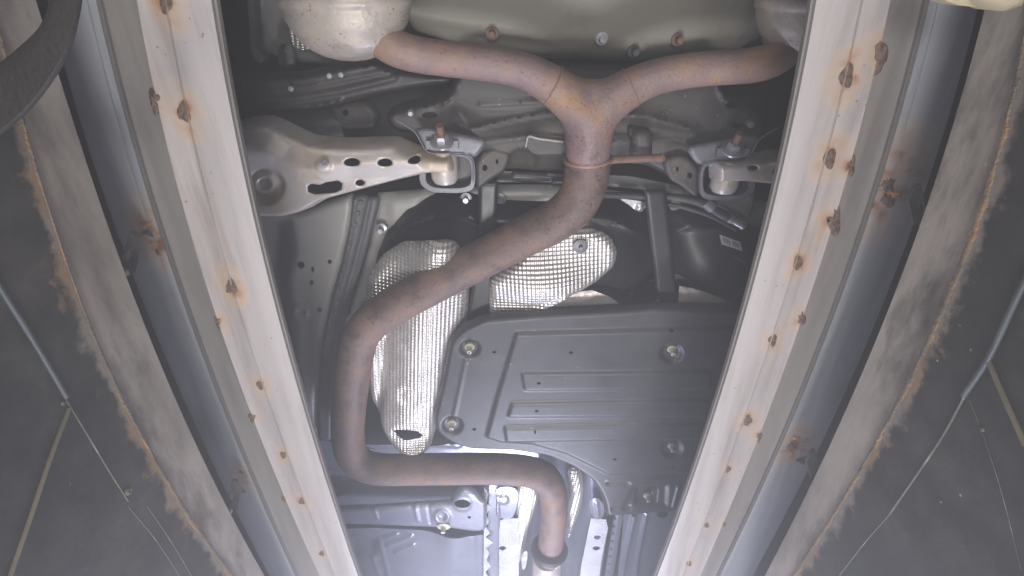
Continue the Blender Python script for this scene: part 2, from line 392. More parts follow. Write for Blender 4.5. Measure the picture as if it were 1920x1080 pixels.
# ------------------------------------------------------------------ lofted rails and pit walls
PYS = np.linspace(-70, 1150, 34)
def curve(pts, deg=2):
    pts = np.array(pts, float); return np.poly1d(np.polyfit(pts[:, 1], pts[:, 0], deg))
def ext(A, d0, d1):             # carry the ends on along their own direction
    A = np.array(A); a = A[0] - A[1]; b = A[-1] - A[-2]
    a /= np.linalg.norm(a); b /= np.linalg.norm(b)
    return np.vstack([A[0] + a * d0, A, A[-1] + b * d1])
def loft(name, rows, mat, parent, back=.012, side=None, smooth=30, jitter=None):
    """rows: lists of points running along; adjacent rows are joined, then closed behind by `back` metres"""
    rows = [np.array(r) for r in rows]; n = len(rows[0]); V = []; Fc = []
    off = np.array(side if side else (0, 0, back))
    allr = rows + [r + off for r in rows[::-1]]
    for r in allr: V += [tuple(p) for p in r]
    m = len(allr)
    for j in range(m):
        a, b = j * n, ((j + 1) % m) * n
        for i in range(n - 1): Fc.append((a + i, a + i + 1, b + i + 1, b + i))
    Fc.append(tuple(j * n for j in range(m))); Fc.append(tuple(j * n + n - 1 for j in range(m - 1, -1, -1)))
    o = mesh_obj(name, V, Fc, mat, parent, smooth)
    import bmesh
    bm = bmesh.new(); bm.from_mesh(o.data); bmesh.ops.recalc_face_normals(bm, faces=bm.faces); bm.to_mesh(o.data); bm.free()
    o.data.set_sharp_from_angle(angle=R(smooth))
    return o
def rowz(c, z, d0=.5, d1=1.6): return ext([P(c(y), y, z) for y in PYS], d0, d1)
def rowx(c, x, d0=.5, d1=1.6): return ext([Q(c(y), y, x) for y in PYS], d0, d1)

RL = dict(lip=curve([(395, 0), (433, 200), (480, 429), (500, 510), (553, 715), (569, 765), (610, 893), (671, 1080)]),
          bev=curve([(367, 0), (408, 200), (457, 429), (480, 530), (536, 715), (597, 900), (657, 1080)]),
          edge=curve([(256, 0), (300, 215), (390, 540), (470, 780), (598, 1075)]),
          ridge=curve([(187, 0), (235, 200), (280, 360), (345, 550), (445, 825), (555, 1075)]),
          out=curve([(90, 0), (140, 200), (194, 360), (262, 550), (380, 825), (502, 1075)]),
          top=curve([(110, 140), (215, 465), (246, 540), (335, 765), (365, 815), (395, 900), (440, 980), (497, 1080)], 3),
          bot=curve([(40, 220), (95, 410), (148, 555), (234, 765), (318, 905), (435, 1080)], 3))
RR = dict(lip=curve([(1532, 0), (1518, 64), (1494, 200), (1446, 400), (1418, 515), (1360, 715), (1344, 765), (1232, 1080)]),
          bev=curve([(1560, 0), (1517, 200), (1466, 400), (1436, 515), (1376, 715), (1246, 1080)]),
          edge=curve([(1668, 0), (1605, 280), (1526, 540), (1432, 780), (1315, 1080)]),
          ridge=curve([(1735, 0), (1660, 300), (1577, 540), (1480, 780), (1352, 1070)]),
          out=curve([(1835, 0), (1757, 300), (1668, 540), (1560, 780), (1418, 1070)]),
          top=curve([(1845, 20), (1790, 225), (1687, 535), (1590, 750), (1435, 1080)]),
          bot=curve([(1915, 100), (1865, 325), (1783, 535), (1680, 760), (1590, 925), (1500, 1060)]))

def weld_lump(name, px, py, z, r, mat, parent, sq=1.6, ang=0, flat=.35):
    """an irregular burnt blob"""
    c = np.array(P(px, py, z)); V = []; Fc = []; nr, ns = 5, 16
    for i in range(nr):
        rr = r * (1 - i / nr) ; zz = -r * flat * math.sin(i / (nr - 1) * PI / 2)
        for k in range(ns):
            a = 2 * PI * k / ns; j = 1 + .30 * rng.normal() * (i > 0) + .18 * math.sin(3 * a + px)
            x, y = rr * j * math.cos(a), rr * j * math.sin(a) * sq
            V.append(c + np.array([x * math.cos(ang) - y * math.sin(ang), x * math.sin(ang) + y * math.cos(ang), zz * (1 + .25 * rng.normal())]))
    for i in range(nr - 1):
        for k in range(ns): k2 = (k + 1) % ns; Fc.append((i * ns + k, (i + 1) * ns + k, (i + 1) * ns + k2, i * ns + k2))
    Fc.append(tuple((nr - 1) * ns + k for k in range(ns))[::-1]); Fc.append(tuple(range(ns)))
    return mesh_obj(name, V, Fc, mat, parent, 60)
def stain_material(name, centre, r, sq, base):
    m = material(name, *base[0], **base[1]); return m

def add_rust(m, centres):
    """rust halos of irregular outline round given points (object space) on a metal sheet"""
    nt = m.node_tree; N = nt.nodes; L = nt.links; b = N['Principled BSDF']
    src = b.inputs['Base Color'].links[0].from_socket
    tc = N.new('ShaderNodeTexCoord'); nz = N.new('ShaderNodeTexNoise'); nz.inputs['Scale'].default_value = 70; nz.inputs['Detail'].default_value = 6
    L.new(tc.outputs['Object'], nz.inputs[0])
    acc = None
    for (c, r, s) in centres:
        sub = N.new('ShaderNodeVectorMath'); sub.operation = 'SUBTRACT'; L.new(tc.outputs['Object'], sub.inputs[0]); sub.inputs[1].default_value = c
        mul = N.new('ShaderNodeVectorMath'); mul.operation = 'MULTIPLY'; L.new(sub.outputs[0], mul.inputs[0]); mul.inputs[1].default_value = (1 / r, 1 / (r * 1.5), 1 / r)
        ln = N.new('ShaderNodeVectorMath'); ln.operation = 'LENGTH'; L.new(mul.outputs[0], ln.inputs[0])
        mr = N.new('ShaderNodeMapRange'); L.new(ln.outputs['Value'], mr.inputs[0]); mr.inputs[1].default_value = 1.25; mr.inputs[2].default_value = .15; mr.inputs[3].default_value = 0; mr.inputs[4].default_value = s
        if acc is None: acc = mr.outputs[0]
        else:
            mx = N.new('ShaderNodeMath'); mx.operation = 'MAXIMUM'; L.new(acc, mx.inputs[0]); L.new(mr.outputs[0], mx.inputs[1]); acc = mx.outputs[0]
    ad = N.new('ShaderNodeMath'); ad.operation = 'MULTIPLY'; L.new(acc, ad.inputs[0])
    n2 = N.new('ShaderNodeMapRange'); L.new(nz.outputs[0], n2.inputs[0]); n2.inputs[1].default_value = .3; n2.inputs[2].default_value = .65; n2.inputs[3].default_value = .1; n2.inputs[4].default_value = 1.2
    L.new(n2.outputs[0], ad.inputs[1]); ad.use_clamp = True
    cr = N.new('ShaderNodeValToRGB'); L.new(ad.outputs[0], cr.inputs[0])
    cr.color_ramp.elements[0].color = lin((196, 160, 118)); cr.color_ramp.elements[0].position = .2
    cr.color_ramp.elements[1].color = lin((132, 86, 58)); cr.color_ramp.elements[1].position = .9
    mx = N.new('ShaderNodeMix'); mx.data_type = 'RGBA'; L.new(ad.outputs[0], mx.inputs[0]); L.new(src, mx.inputs[6]); L.new(cr.outputs[0], mx.inputs[7])
    L.new(mx.outputs[2], b.inputs['Base Color'])

def rail(name, label, D, sgn, welds, edge_welds, patches, brackets):
    ORIG = (sgn * .30, .5, .5)
    t = empty(name, ORIG); tag(t, label, 'rail', 'steel rails along the pit edges')
    # pale flat bar underneath
    mid = lambda f: (lambda y: D['edge'](y) * (1 - f) + D['bev'](y) * f)
    zb = .500
    m = M['rail'].copy(); m.name = 'scuffed pale steel with rust'
    rows = [rowz(D['edge'], zb), rowz(mid(.46), zb), rowz(mid(.485), zb - .0012), rowz(mid(.51), zb), rowz(D['bev'], zb), rowz(D['lip'], zb + .0035)]
    o = loft('flat_bar', rows, m, t, .004)
    c0 = ORG[o.name]
    add_rust(m, [(tuple(Vector(P(x, y, zb)) - c0), r * .7, s * .9) for x, y, r, s in welds + edge_welds])
    # upturned inner lip behind it, a second thin sheet edge
    rows = [np.array(rowz(D['lip'], zb + .008)) + np.array([-sgn * .0015, 0, 0]), np.array(rowz(D['lip'], zb + .008)) + np.array([-sgn * .0045, 0, 0])]
    loft('inner_lip', rows, M['galv'], t, .006)
    # galvanised channel above
    za = zb + .060
    f2 = lambda a, b, k: (lambda y: D[a](y) * (1 - k) + D[b](y) * k)
    rows = [rowz(f2('bev', 'edge', .50), zb + .0045), rowz(f2('bev', 'edge', .86), zb + .0045), rowz(f2('bev', 'edge', .9), za), rowz(D['edge'], za), rowz(f2('edge', 'ridge', .93), za + .001), rowz(f2('edge', 'ridge', .97), za - .003), rowz(D['ridge'], za - .004), rowz(f2('ridge', 'out', .06), za + .001)]
    loft('channel_flange', rows, M['galv'], t, .003)
    m2 = M['galv_blue'].copy(); m2.name = 'bluish galvanised steel with rust'
    rows = [rowz(f2('ridge', 'out', .07), za + .0012), rowz(f2('ridge', 'out', .22), za + .0016), rowz(f2('ridge', 'out', .25), za + .0034), rowz(f2('ridge', 'out', .6), za + .004), rowz(D['out'], za + .006)]
    w = [np.array(rows[-1]) + np.array([sgn * .004, 0, .012]), np.array(rows[-1]) + np.array([sgn * .005, 0, .10])]
    o = loft('channel_web', rows + w, m2, t, .003)
    c0 = ORG[o.name]
    add_rust(m2, [(tuple(Vector(P(x, y, za + .003)) - c0), r, s) for x, y, r, s in patches])
    for x, y, r, s in welds:
        weld_lump('spot_weld', x, y, zb - .0003, r * .22, M['burn'], t, 1.7, -sgn * .25, .08)
    for x, y, r, s in edge_welds:
        weld_lump('edge_weld', x, y, zb + .001, r * .26, M['burn'], t, 2.2, -sgn * .3, .3)
    for x, y, r, s in patches:
        for k in range(4):
            weld_lump('weld_lump', x + rng.normal(0, 9), y - 22 + 17 * k + rng.normal(0, 4), za + .003, r * rng.uniform(.16, .3), M['burn'] if k % 2 else M['rust'], t, .6, .4, .2)
    # bracket tabs that reach from the rail to the pit edge
    for (bx, by, s) in brackets:
        k = -1 if sgn > 0 else 1
        pl = [(bx + k * 18 * s, by - 40 * s), (bx + k * 2 * s, by - 46 * s), (bx - k * 22 * s, by + 36 * s), (bx - k * 14 * s, by + 52 * s), (bx + k * 20 * s, by + 42 * s), (bx + k * 34 * s, by - 10 * s)]
        hole = ellipse(bx - k * 2 * s, by + 6 * s, 6 * s, 14 * s, 12, .35 * k)
        br = plate('mounting_bracket', [(bx + (a - bx) * .7, by + (b - by) * .85) for a, b in pl], .525, M['black_dusty'], t, 0, [hole], [], .006, .005)
        mesh_obj('bolt', *lathe_geo([(0, .006), (.006, .006), (.007, .004)], P(bx - k * 6 * s, by + 34 * s, .523), (0, 0, -1), 6), M['zinc'], br, 30)
    return t

rail('lift_rail', 'pale spot welded steel rail beside the wide silver suspension arm', RL, -1,
     [(345, 210, .026, 1), (434, 537, .026, .95), (488, 722, .020, .8), (531, 853, .018, .8), (566, 940, .020, .85), (310, 4, .024, .9), (603, 1038, .018, .7)],
     [(292, 188, .022, .5), (412, 604, .018, .7), (474, 782, .018, .6), (533, 935, .014, .6)],
     [(290, 440, .034, 1.0), (458, 892, .026, .8)], [(240, 475, 1.0), (434, 930, .75)])
rail('lift_rail', 'pale spot welded steel rail hiding one edge of the grey blue undercover', RR, 1,
     [(1588, 143, .027, 1), (1556, 298, .026, 1), (1496, 493, .022, .9), (1449, 638, .022, .9), (1402, 788, .024, .9), (1365, 880, .018, .7), (1325, 985, .016, .6), (1292, 1057, .018, .7)],
     [(1648, 105, .026, .8), (1594, 310, .020, .9), (1563, 415, .030, .9), (1502, 597, .020, .8), (1422, 818, .018, .8), (1357, 982, .012, .6)],
     [(1668, 350, .046, 1.0), (1490, 838, .034, 1.0)], [(1728, 385, 1.0), (1530, 872, .7)])

def wall(name, label, D, sgn, rods, joint_lines, straw, bolts):
    x0 = sgn * .39
    t = empty(name, (x0, .5, -1.5)); tag(t, label, 'wall', 'side walls of the inspection pit')
    bot = rowx(D['bot'], x0); low = bot.copy(); low[:, 2] = -.9
    steps = (0, .006, .014, .026, .045, .08)
    rws = [low] + [bot - np.array([0, 0, d]) for d in steps[::-1]]
    o = loft('wall_panel', rws, M['wall'], t, side=(sgn * .05, 0, 0))
    at = o.data.attributes.new('dust', 'FLOAT', 'POINT'); n = len(bot)
    vals = np.zeros(len(o.data.vertices)); fr = [0] + [math.exp(-d / .013) for d in steps[::-1]]
    for k, f_ in enumerate(fr): vals[k * n:(k + 1) * n] = f_
    at.data.foreach_set('value', vals)
    top = rowx(D['top'], x0 + sgn * .003)
    b2 = rowx(D['bot'], x0 + sgn * .003); b2[:, 2] -= .03
    rows = [b2, top, top + np.array([sgn * .012, 0, .004])]
    loft('edge_angle', rows, M['coping'], t, side=(sgn * .03, 0, -.002))
    # crust of rust and dust where panel and angle meet
    n = 800; ys = np.linspace(-60, 1140, n); d = np.zeros(n); w = 0; w2 = 0
    for k in range(n):
        w = .93 * w + rng.normal(0, .37); w2 = .99 * w2 + rng.normal(0, .14); d[k] = w + 1.2 * w2
    d = np.clip((d + 1.3) / 4, .02, 1.3) * .0038; fine = np.abs(rng.normal(0, .0004, n))
    rowA = [np.array(Q(D['bot'](y), y, x0)) + np.array([-sgn * .0010, 0, .001 + .3 * d[k]]) for k, y in enumerate(ys)]
    rowB = [np.array(Q(D['bot'](y), y, x0)) + np.array([-sgn * .0013, 0, -.35 * d[k]]) for k, y in enumerate(ys)]
    rowC = [np.array(Q(D['bot'](y), y, x0)) + np.array([-sgn * .0006, 0, -d[k] - fine[k]]) for k, y in enumerate(ys)]
    loft('rust_crust', [rowA, rowB, rowC], M['fringe'], t, side=(sgn * .004, 0, 0), smooth=80)
    for pts, r in rods:
        v, f = tube_geo([np.array(Q(a, b, x0)) + np.array([-sgn * r * .7, 0, 0]) for a, b in smoothpath(pts, 5)], r, 10); mesh_obj('joint_rod', v, f, M['rod'], t)
    for pts, r in joint_lines:
        v, f = tube_geo([np.array(Q(a, b, x0)) + np.array([-sgn * r * .4, 0, 0]) for a, b in smoothpath(pts, 6)], r, 6, flat=1); mesh_obj('panel_joint', v, f, M['joint_glint'], t)
    for pts, r in straw:
        v, f = tube_geo([np.array(Q(a, b, x0)) + np.array([-sgn * r * .2, 0, 0]) for a, b in smoothpath(pts, 5)], r, 10, flat=.5); mesh_obj('sealant_strip', v, f, M['straw'], t)
    for (a, b, r) in bolts:
        mesh_obj('bolt', *lathe_geo([(0, r), (r * .5, r * .9), (r * .7, r * .45), (r * .4, r * .3)], Q(a, b, x0), (-sgn, 0, 0), 14), M['straw'], t, 30)
    return t
wall('pit_wall', 'grimy black pit wall with tan steel edge, passing behind the dark webbing strap', RL, -1,
     [([(-30, 490), (0, 545), (60, 640), (122, 745)], .0022)],
     [([(122, 748), (160, 810), (205, 885), (240, 940)], .0007), ([(240, 950), (290, 1010), (340, 1085)], .0004), ([(275, 948), (320, 1015), (362, 1085)], .0004)],
     [([(128, 765), (92, 860), (55, 970), (15, 1085)], .0026)], [(239, 921, .0042), (118, 756, .002), (64, 954, .0016)])
wall('pit_wall', 'grimy black pit wall with tan steel edge and a long joint with painted highlight, clear of any strap', RR, 1,
     [([(1940, 500), (1905, 570), (1858, 670), (1810, 742)], .0026)],
     [([(1808, 745), (1770, 815), (1720, 890), (1668, 965)], .0010), ([(1668, 965), (1620, 1020), (1570, 1085)], .0006), ([(1818, 750), (1845, 820), (1880, 930), (1915, 1070)], .0003)],
     [([(1856, 678), (1885, 745), (1925, 835)], .0030)], [(1842, 805, .002), (1764, 940, .0016)])

# webbing strap, upper left
rows = smoothpath([(128, -90, .0085), (118, 0, .009), (98, 70, .010), (58, 125, .0125), (6, 176, .015), (-80, 240, .017)], 6)
cen = np.array([P(a, b, .36) for a, b in rows[:, :2]]); wd = rows[:, 2:3]; T = np.gradient(cen, axis=0); T /= np.linalg.norm(T, axis=1)[:, None]
side_ = np.cross(T, [.3, 0, 1]); side_ /= np.linalg.norm(side_, axis=1)[:, None]
rws = [cen + side_ * wd * w + np.array([0, 0, h]) for w, h in ((-1, .002), (-.9, 0), (-.35, -.0006), (.35, -.0006), (.9, 0), (1, .002))]
st = loft('webbing_strap', rws, M['belt'], None, .0025, smooth=50)
tag(st, 'dark worn webbing strap looping over the tan edge of the pit wall', 'strap')
# cream painted stop, upper right corner
t = empty('stop_block', P(1860, -10, .46)); tag(t, 'cream painted steel stop with a rounded pad at the top corner of the pit wall', 'stop')
plate('stop_plate', [(1772, -60), (1774, 2), (1798, 10), (1840, 14), (1846, -60)], .452, M['yellow'], t, 0, [], [], .01, .02)
plate('stop_pad', [(1850, -70), (1854, 0), (1880, 20), (1905, 24), (1945, 12), (1950, -70)], .43, M['yellow'], t, 1, [], [('roll', 30, .012)], .004, .02)

# ------------------------------------------------------------------ the car
CAR = empty('car', (0, .6, .66))
tag(CAR, 'underside of a car with rusty forked exhaust, grey blue undercover and foil shields', 'car')
def part(o, label): o['label'] = label; return o

# broad dark underbody above everything, light where bare
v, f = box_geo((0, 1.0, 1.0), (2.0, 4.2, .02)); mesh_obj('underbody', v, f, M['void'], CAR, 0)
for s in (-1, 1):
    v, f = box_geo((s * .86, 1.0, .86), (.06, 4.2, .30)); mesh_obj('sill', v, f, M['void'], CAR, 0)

# spare wheel well (rear floor)
well = plate('spare_wheel_well', [(728, -90), (740, 20), (768, 66), (850, 96), (1000, 118), (1200, 124), (1400, 104), (1480, 60), (1500, -90)], .86, M['well'], CAR, 2, [],
             [('rib', [(1030, 86), (1100, 92), (1180, 94), (1300, 84)], 6, .004), ('pad', [(700, -120), (1540, -120), (1460, 48), (1380, 72), (1260, 84), (1160, 86), (1040, 80), (960, 66), (860, 54), (760, 34)], .022, 16, 1),
              ('roll', 26, .05), ('rib', [(1370, 75), (1450, 35)], 4, .003), ('dish', 1188, 92, 22, .008)], .006)
part(well, 'dusty olive grey floor panel above the exhaust')
for x, y, m in ((923, 63, 'bolt_rust'), (1128, 72, 'zinc'), (1270, 74, 'bolt_rust'), (1188, 96, 'black')):
    mesh_obj('bolt', *join([lathe_geo([(0, .009), (.003, .009)], P(x, y, .838), (0, 0, -1), 14), lathe_geo([(.002, .005), (.018, .0045)], P(x, y, .838), (0, 0, -1), 8)]), M[m], well, 30)

# rear floor, left of the muffler
rf = plate('rear_floor', [(466, -80), (474, 60), (484, 104), (520, 116), (600, 128), (700, 132), (735, 110), (740, -80)], .87, M['body'], CAR, 1, [],
           [('pad', [(482, -100), (484, 70), (500, 84), (545, 92), (560, -100)], -.008, 6), ('pad', [(545, 70), (620, 78), (622, 118), (546, 120)], .01, 8, 1), ('pad', [(630, 60), (662, 60), (662, 108), (636, 110)], -.02, 6, 1), ('roll', 14, .02)], .006)
hanger = plate('exhaust_shield', [(540, 44), (572, 40), (598, 66), (600, 92), (560, 94), (545, 80)], .83, M['foil'], CAR, 1, [], [], .006)
plate('hanger_bracket', [(520, 84), (548, 80), (556, 112), (548, 130), (524, 128)], .82, M['black'], CAR, 1, [], [('rib', [(536, 84), (540, 126)], 6, .006)], .006)
plate('tow_bracket', [(460, -60), (474, -60), (480, 90), (498, 112), (486, 122), (470, 100)], .80, M['seam'], CAR, 1, [], [], .005, .02)

# crossmember
SUB = plate('subframe', [(716, 232), (724, 210), (748, 200), (800, 188), (842, 170), (850, 128), (900, 108), (1000, 118), (1100, 140), (1200, 140), (1340, 110), (1352, 150), (1378, 186), (1430, 212), (1446, 236),
                         (1440, 262), (1412, 284), (1400, 300), (1340, 306), (1332, 352), (1310, 364), (1282, 352), (1210, 318), (1060, 334), (918, 326), (893, 356), (862, 362), (812, 358), (790, 330), (788, 300), (800, 282), (762, 258), (736, 258)], .775,
            M['black_dusty'], CAR, 1, [ellipse(806, 216, 15, 6, 14), ellipse(812, 176, 15, 6, 14), ellipse(1384, 236, 12, 5, 14), ellipse(1374, 198, 15, 6, 14)],
            [('roll', 18, .03), ('pad', [(860, 210), (900, 232), (980, 236), (1060, 205), (1140, 205), (1230, 216), (1300, 250), (1200, 262), (1160, 290), (1060, 300), (930, 300), (880, 260)], .016, 26, 2),
             ('rib', [(724, 226), (750, 208), (800, 200), (840, 188), (856, 160), (852, 140)], 6, .005), ('rib', [(1342, 150), (1356, 184), (1400, 206), (1440, 222)], 6, .005),
             ('rib', [(860, 232), (900, 234), (960, 222), (1040, 208)], 5, .004), ('rib', [(1150, 208), (1210, 214), (1260, 228), (1290, 238)], 5, .004), ('rib', [(900, 196), (980, 192), (1050, 188)], 6, .003),
             ('rib', [(880, 264), (990, 250), (1060, 260)], 8, .004), ('rib', [(1150, 258), (1260, 256), (1320, 282)], 7, .005), ('dish', 980, 300, 30, -.01), ('dish', 1170, 318, 22, -.012)], .0034, .004, 75)
part(SUB, 'dusty black pressed steel crossmember')
tb = plate('pressed_tab', [(985, 272), (992, 250), (1062, 258), (1058, 288), (1000, 290)], .752, M['black_dusty'], SUB, 1, [], [], .004)
tube('bright_edge', [(986, 276, .750, .0014), (991, 256, .748, .0016), (1010, 260, .747, .0018), (1056, 266, .747, .0018)], M['body'], tb, 4, 8)
for x, y in ((772, 210), (1404, 231)):
    mesh_obj('stud', *lathe_geo([(0, .006), (.010, .005), (.012, .003)], P(x, y, .766), (0, 0, -1), 8), M['zinc'], SUB, 30)
# front lip of the crossmember and a bright pipe along it
tube('brake_pipe', [(880, 338, .80, .004), (960, 337, .80, .004), (1060, 339, .80, .004), (1170, 346, .80, .004), (1285, 362, .80, .004)], M['zinc'], CAR, 4, 10)
plate('crossmember_lip', [(880, 318), (1060, 326), (1180, 330), (1290, 352), (1296, 368), (1180, 352), (1060, 346), (880, 336)], .79, M['black'], CAR, 1, [], [('rib', [(890, 328), (1060, 336), (1280, 358)], 6, .006)], .005)

def arm_bracket(flip):
    q = (lambda x: x) if not flip else (lambda x: 2202 - x + 0)
    dy = 14 if flip else 0
    m = lambda pts: [(q(a), b + dy) for a, b in pts]
    led = plate('bracket_ledge', m([(776, 244), (800, 240), (840, 250), (890, 258), (914, 264), (904, 284), (889, 299), (872, 290), (820, 289), (799, 284), (779, 247)]), .748, M['bracket'], CAR, 1, [],
                [('roll', 6, .004), ('rib', m([(779, 249), (800, 285), (822, 289), (872, 290)]), 4, .003)], .003, .004)
    tube('bracket_lip', [(a, b, .744, .0013) for a, b in m([(744, 226), (762, 236), (779, 249), (790, 268), (799, 282), (812, 288), (840, 290), (868, 291), (882, 298), (887, 312), (887, 340)])], M['bracket'], led, 4, 8)
    outer = m([(790, 286), (820, 285), (868, 286), (884, 292), (891, 306), (891, 346), (884, 358), (862, 362), (812, 361), (794, 352), (786, 340)])
    inner_ = m([(800, 294), (826, 292), (864, 293), (878, 297), (884, 310), (884, 342), (878, 350), (858, 354), (816, 353), (802, 346), (797, 336)])
    plate('bracket_rim', outer, .755, M['bracket'], led, 1, [chaikin(inner_, 1)], [], .004, .03)
    plate('bracket_cheek', m([(892, 300), (920, 276), (960, 286), (950, 322), (922, 338), (896, 360), (891, 350)]), .758, M['black_dusty'], led, 1, [ellipse(q(909), 315 + dy, 5, 6, 10), ellipse(q(932), 303 + dy, 2.6, 5, 10)], [('roll', 5, .005)], .003, .004)
    nt = bolt_head('flange_nut', P(q(829), 266 + dy, .738), (0, -.8, -.45), .0095, M['zinc'], led, .018, M['bolt_rust'])
    v, f = box_geo(P(q(829), 271 + dy, .742), (.045, .012, .006)); mesh_obj('square_washer', v, f, M['bracket'], nt, 0)
    return led
arm_bracket(False); arm_bracket(True)

# suspension arms
def zarm(x, y): return .735
ARM = plate('control_arm', [(380, 250), (436, 236), (470, 227), (505, 230), (540, 248), (580, 266), (640, 271), (738, 268), (786, 286), (812, 291), (852, 292), (857, 330), (846, 336), (800, 336), (740, 350), (664, 370), (604, 386), (566, 408), (530, 418), (470, 418), (380, 410)],
            .728, M['arm'], CAR, 1, [ellipse(664, 300, 15, 8, 18), ellipse(725, 301, 14, 8, 18), ellipse(778, 298, 11, 6, 16), ellipse(675, 343, 9, 6, 14),
                                    [(576, 350), (584, 344), (600, 346), (612, 341), (634, 338), (642, 344), (640, 356), (628, 362), (590, 365), (577, 360)]],
            [('roll', 16, .035), ('pad', [(400, 262), (470, 255), (506, 262), (540, 284), (580, 296), (660, 286), (790, 288), (790, 310), (660, 316), (600, 330), (560, 330), (520, 300), (400, 300)], .014, 22, 2),
             ('rib', [(400, 246), (470, 237), (505, 240), (540, 258), (582, 277), (640, 280), (740, 276)], 7, .008), ('dish', 492, 348, 40, -.012), ('dish', 492, 348, 24, .005), ('dish', 492, 348, 12, -.012), ('dish', 612, 306, 15, .004)], .003, .003, 180)
part(ARM, 'wide silver stamped suspension arm with round spring seat')
bolt_head('bolt', P(612, 307, .718), (0, -.5, -.85), .0052, M['zinc'], ARM, 0)
# its rolled inner end with bushing
mesh_obj('bushing', *lathe_geo([(0, .010), (0, .016), (.008, .020), (.040, .020), (.047, .016), (.047, .010)], np.array(P(846, 310, .757)) + np.array([-.010, -.022, 0]), (0, 1, 0), 22), M['arm'], ARM)
ARM2 = plate('control_arm', [(1340, 304), (1400, 302), (1440, 296), (1456, 292), (1520, 294), (1560, 300), (1560, 372), (1480, 358), (1440, 354), (1400, 350), (1342, 352)], .735, M['arm'], CAR, 1,
             [ellipse(1412, 315, 10, 5, 14), ellipse(1458, 322, 8, 7, 14)], [('roll', 14, .03), ('rib', [(1400, 308), (1446, 302), (1520, 302)], 7, .006)], .003, .003, 180)
part(ARM2, 'short visible end of the other silver suspension arm')
mesh_obj('bushing', *lathe_geo([(0, .010), (0, .016), (.008, .020), (.040, .020), (.047, .016), (.047, .010)], np.array(P(1356, 328, .757)) + np.array([.004, -.022, 0]), (0, 1, 0), 22), M['arm'], ARM2)

# black arched guards, upper left
g1 = plate('splash_guard', [(400, 130), (470, 138), (560, 138), (650, 118), (706, 112), (740, 130), (850, 140), (846, 160), (760, 172), (690, 186), (600, 208), (520, 214), (440, 206), (400, 196)], .79, M['black'], CAR, 1, [],
           [('roll', 12, .02), ('rib', [(400, 150), (500, 156), (600, 146), (700, 122)], 9, .004), ('rib', [(400, 166), (480, 170), (580, 162), (660, 144), (730, 132)], 9, .004), ('rib', [(440, 186), (540, 186), (640, 170), (740, 146)], 10, .005),
            ('rib', [(450, 206), (540, 206), (640, 190)], 7, .005)], .003, .003, 75)
part(g1, 'black ribbed arched guard')
for x, y in ((546, 166), (618, 142), (640, 140)):
    mesh_obj('clip', *lathe_geo([(0, .0042), (.003, .0035), (.004, .0015)], P(x, y, .777), (0, 0, -1), 10), M['body'], g1, 30)
tube('coil_spring_seat', [(520, 225, .85, .03), (600, 232, .85, .034), (650, 230, .85, .03)], M['black'], CAR, 3, 14)
sp = plate('link_bracket', [(612, 196), (690, 190), (712, 214), (704, 244), (640, 246), (622, 226)], .82, M['black_dusty'], CAR, 1, [ellipse(648, 211, 6, 6, 10)], [('roll', 8, .01)], .005)

# body longitudinal and its sealed seam
side = plate('side_member', [(430, 380), (560, 400), (660, 366), (664, 390), (655, 440), (640, 500), (622, 560), (604, 640), (596, 720), (590, 800), (600, 1000), (540, 1000), (430, 640)], .81, M['body'], CAR, 1,
             [ellipse(564, 497, 7, 7, 12), ellipse(586, 505, 3, 6, 10), ellipse(618, 491, 4, 4.5, 10), ellipse(584, 530, 4, 5, 10), ellipse(599, 581, 5, 5, 10)],
             [('roll', 10, .012), ('pad', [(400, 360), (530, 420), (536, 470), (524, 520), (530, 600), (545, 720), (565, 800), (560, 1010), (400, 800)], -.04, 30, 2), ('dish', 565, 585, 16, .004), ('dish', 565, 585, 9, -.006), ('rib', [(566, 608), (564, 650)], 9, .004), ('rib', [(566, 608), (564, 650)], 4, -.003)], .0055, .003, 75)
part(side, 'light grey painted longitudinal with small holes')
seam = plate('seam_flange', [(660, 366), (712, 372), (706, 400), (690, 460), (668, 530), (650, 590), (632, 660), (622, 740), (622, 830), (596, 830), (594, 740), (602, 650), (620, 565), (640, 495), (654, 430)], .80, M['seam'], CAR, 1, [],
             [('rib', [(694, 372), (682, 430), (664, 500), (643, 570), (625, 650)], 7, .005), ('rib', [(668, 372), (660, 430), (645, 500), (626, 568), (606, 660)], 7, .006), ('roll', 6, .006)], .0026, .003, 75)
part(seam, 'grey sealed spot welded seam')
for k in range(14):
    f_ = k / 13; x = 684 - 56 * f_ - 12 * math.sin(f_ * PI) * 0; y = 380 + 270 * f_
    if k == 0: sw = mesh_obj('spot_weld', *lathe_geo([(0, .0042), (.0012, .003), (.0014, .0005)], P(x - 8, y, .797), (0, 0, -1), 10), M['seam'], seam)
    else: clone(sw, P(x - 8 - 6 * math.sin(f_ * PI), y, .7965), seam)
inner = plate('inner_floor', [(706, 366), (900, 352), (1000, 350), (1080, 352), (1180, 366), (1290, 372), (1420, 380), (1480, 390), (1480, 520), (700, 560), (640, 620), (622, 740), (622, 830), (700, 850), (640, 860), (622, 700), (650, 590), (690, 460)], .835, M['body'], CAR, 0, [],
              [('roll', 10, .01), ('pad', [(730, 372), (790, 366), (790, 400), (730, 440)], .006, 8, 1), ('rib', [(900, 370), (1060, 374), (1200, 380)], 6, .004)], .007, .003, 75)
for x, y in ((938, 372), (874, 371), (716, 428)):
    mesh_obj('stud', *join([lathe_geo([(0, .010), (.003, .010), (.004, .007)], P(x, y, .826), (0, 0, -1), 14), lathe_geo([(.003, .005), (.014, .0045)], P(x, y, .826), (0, 0, -1), 8)]), M['zinc'], inner, 30)
mesh_obj('grommet', *lathe_geo([(0, .028), (.008, .028), (.012, .022), (.008, .016), (.002, .016)], P(634, 705, .82), (.5, 0, -1), 24), M['seam'], inner)

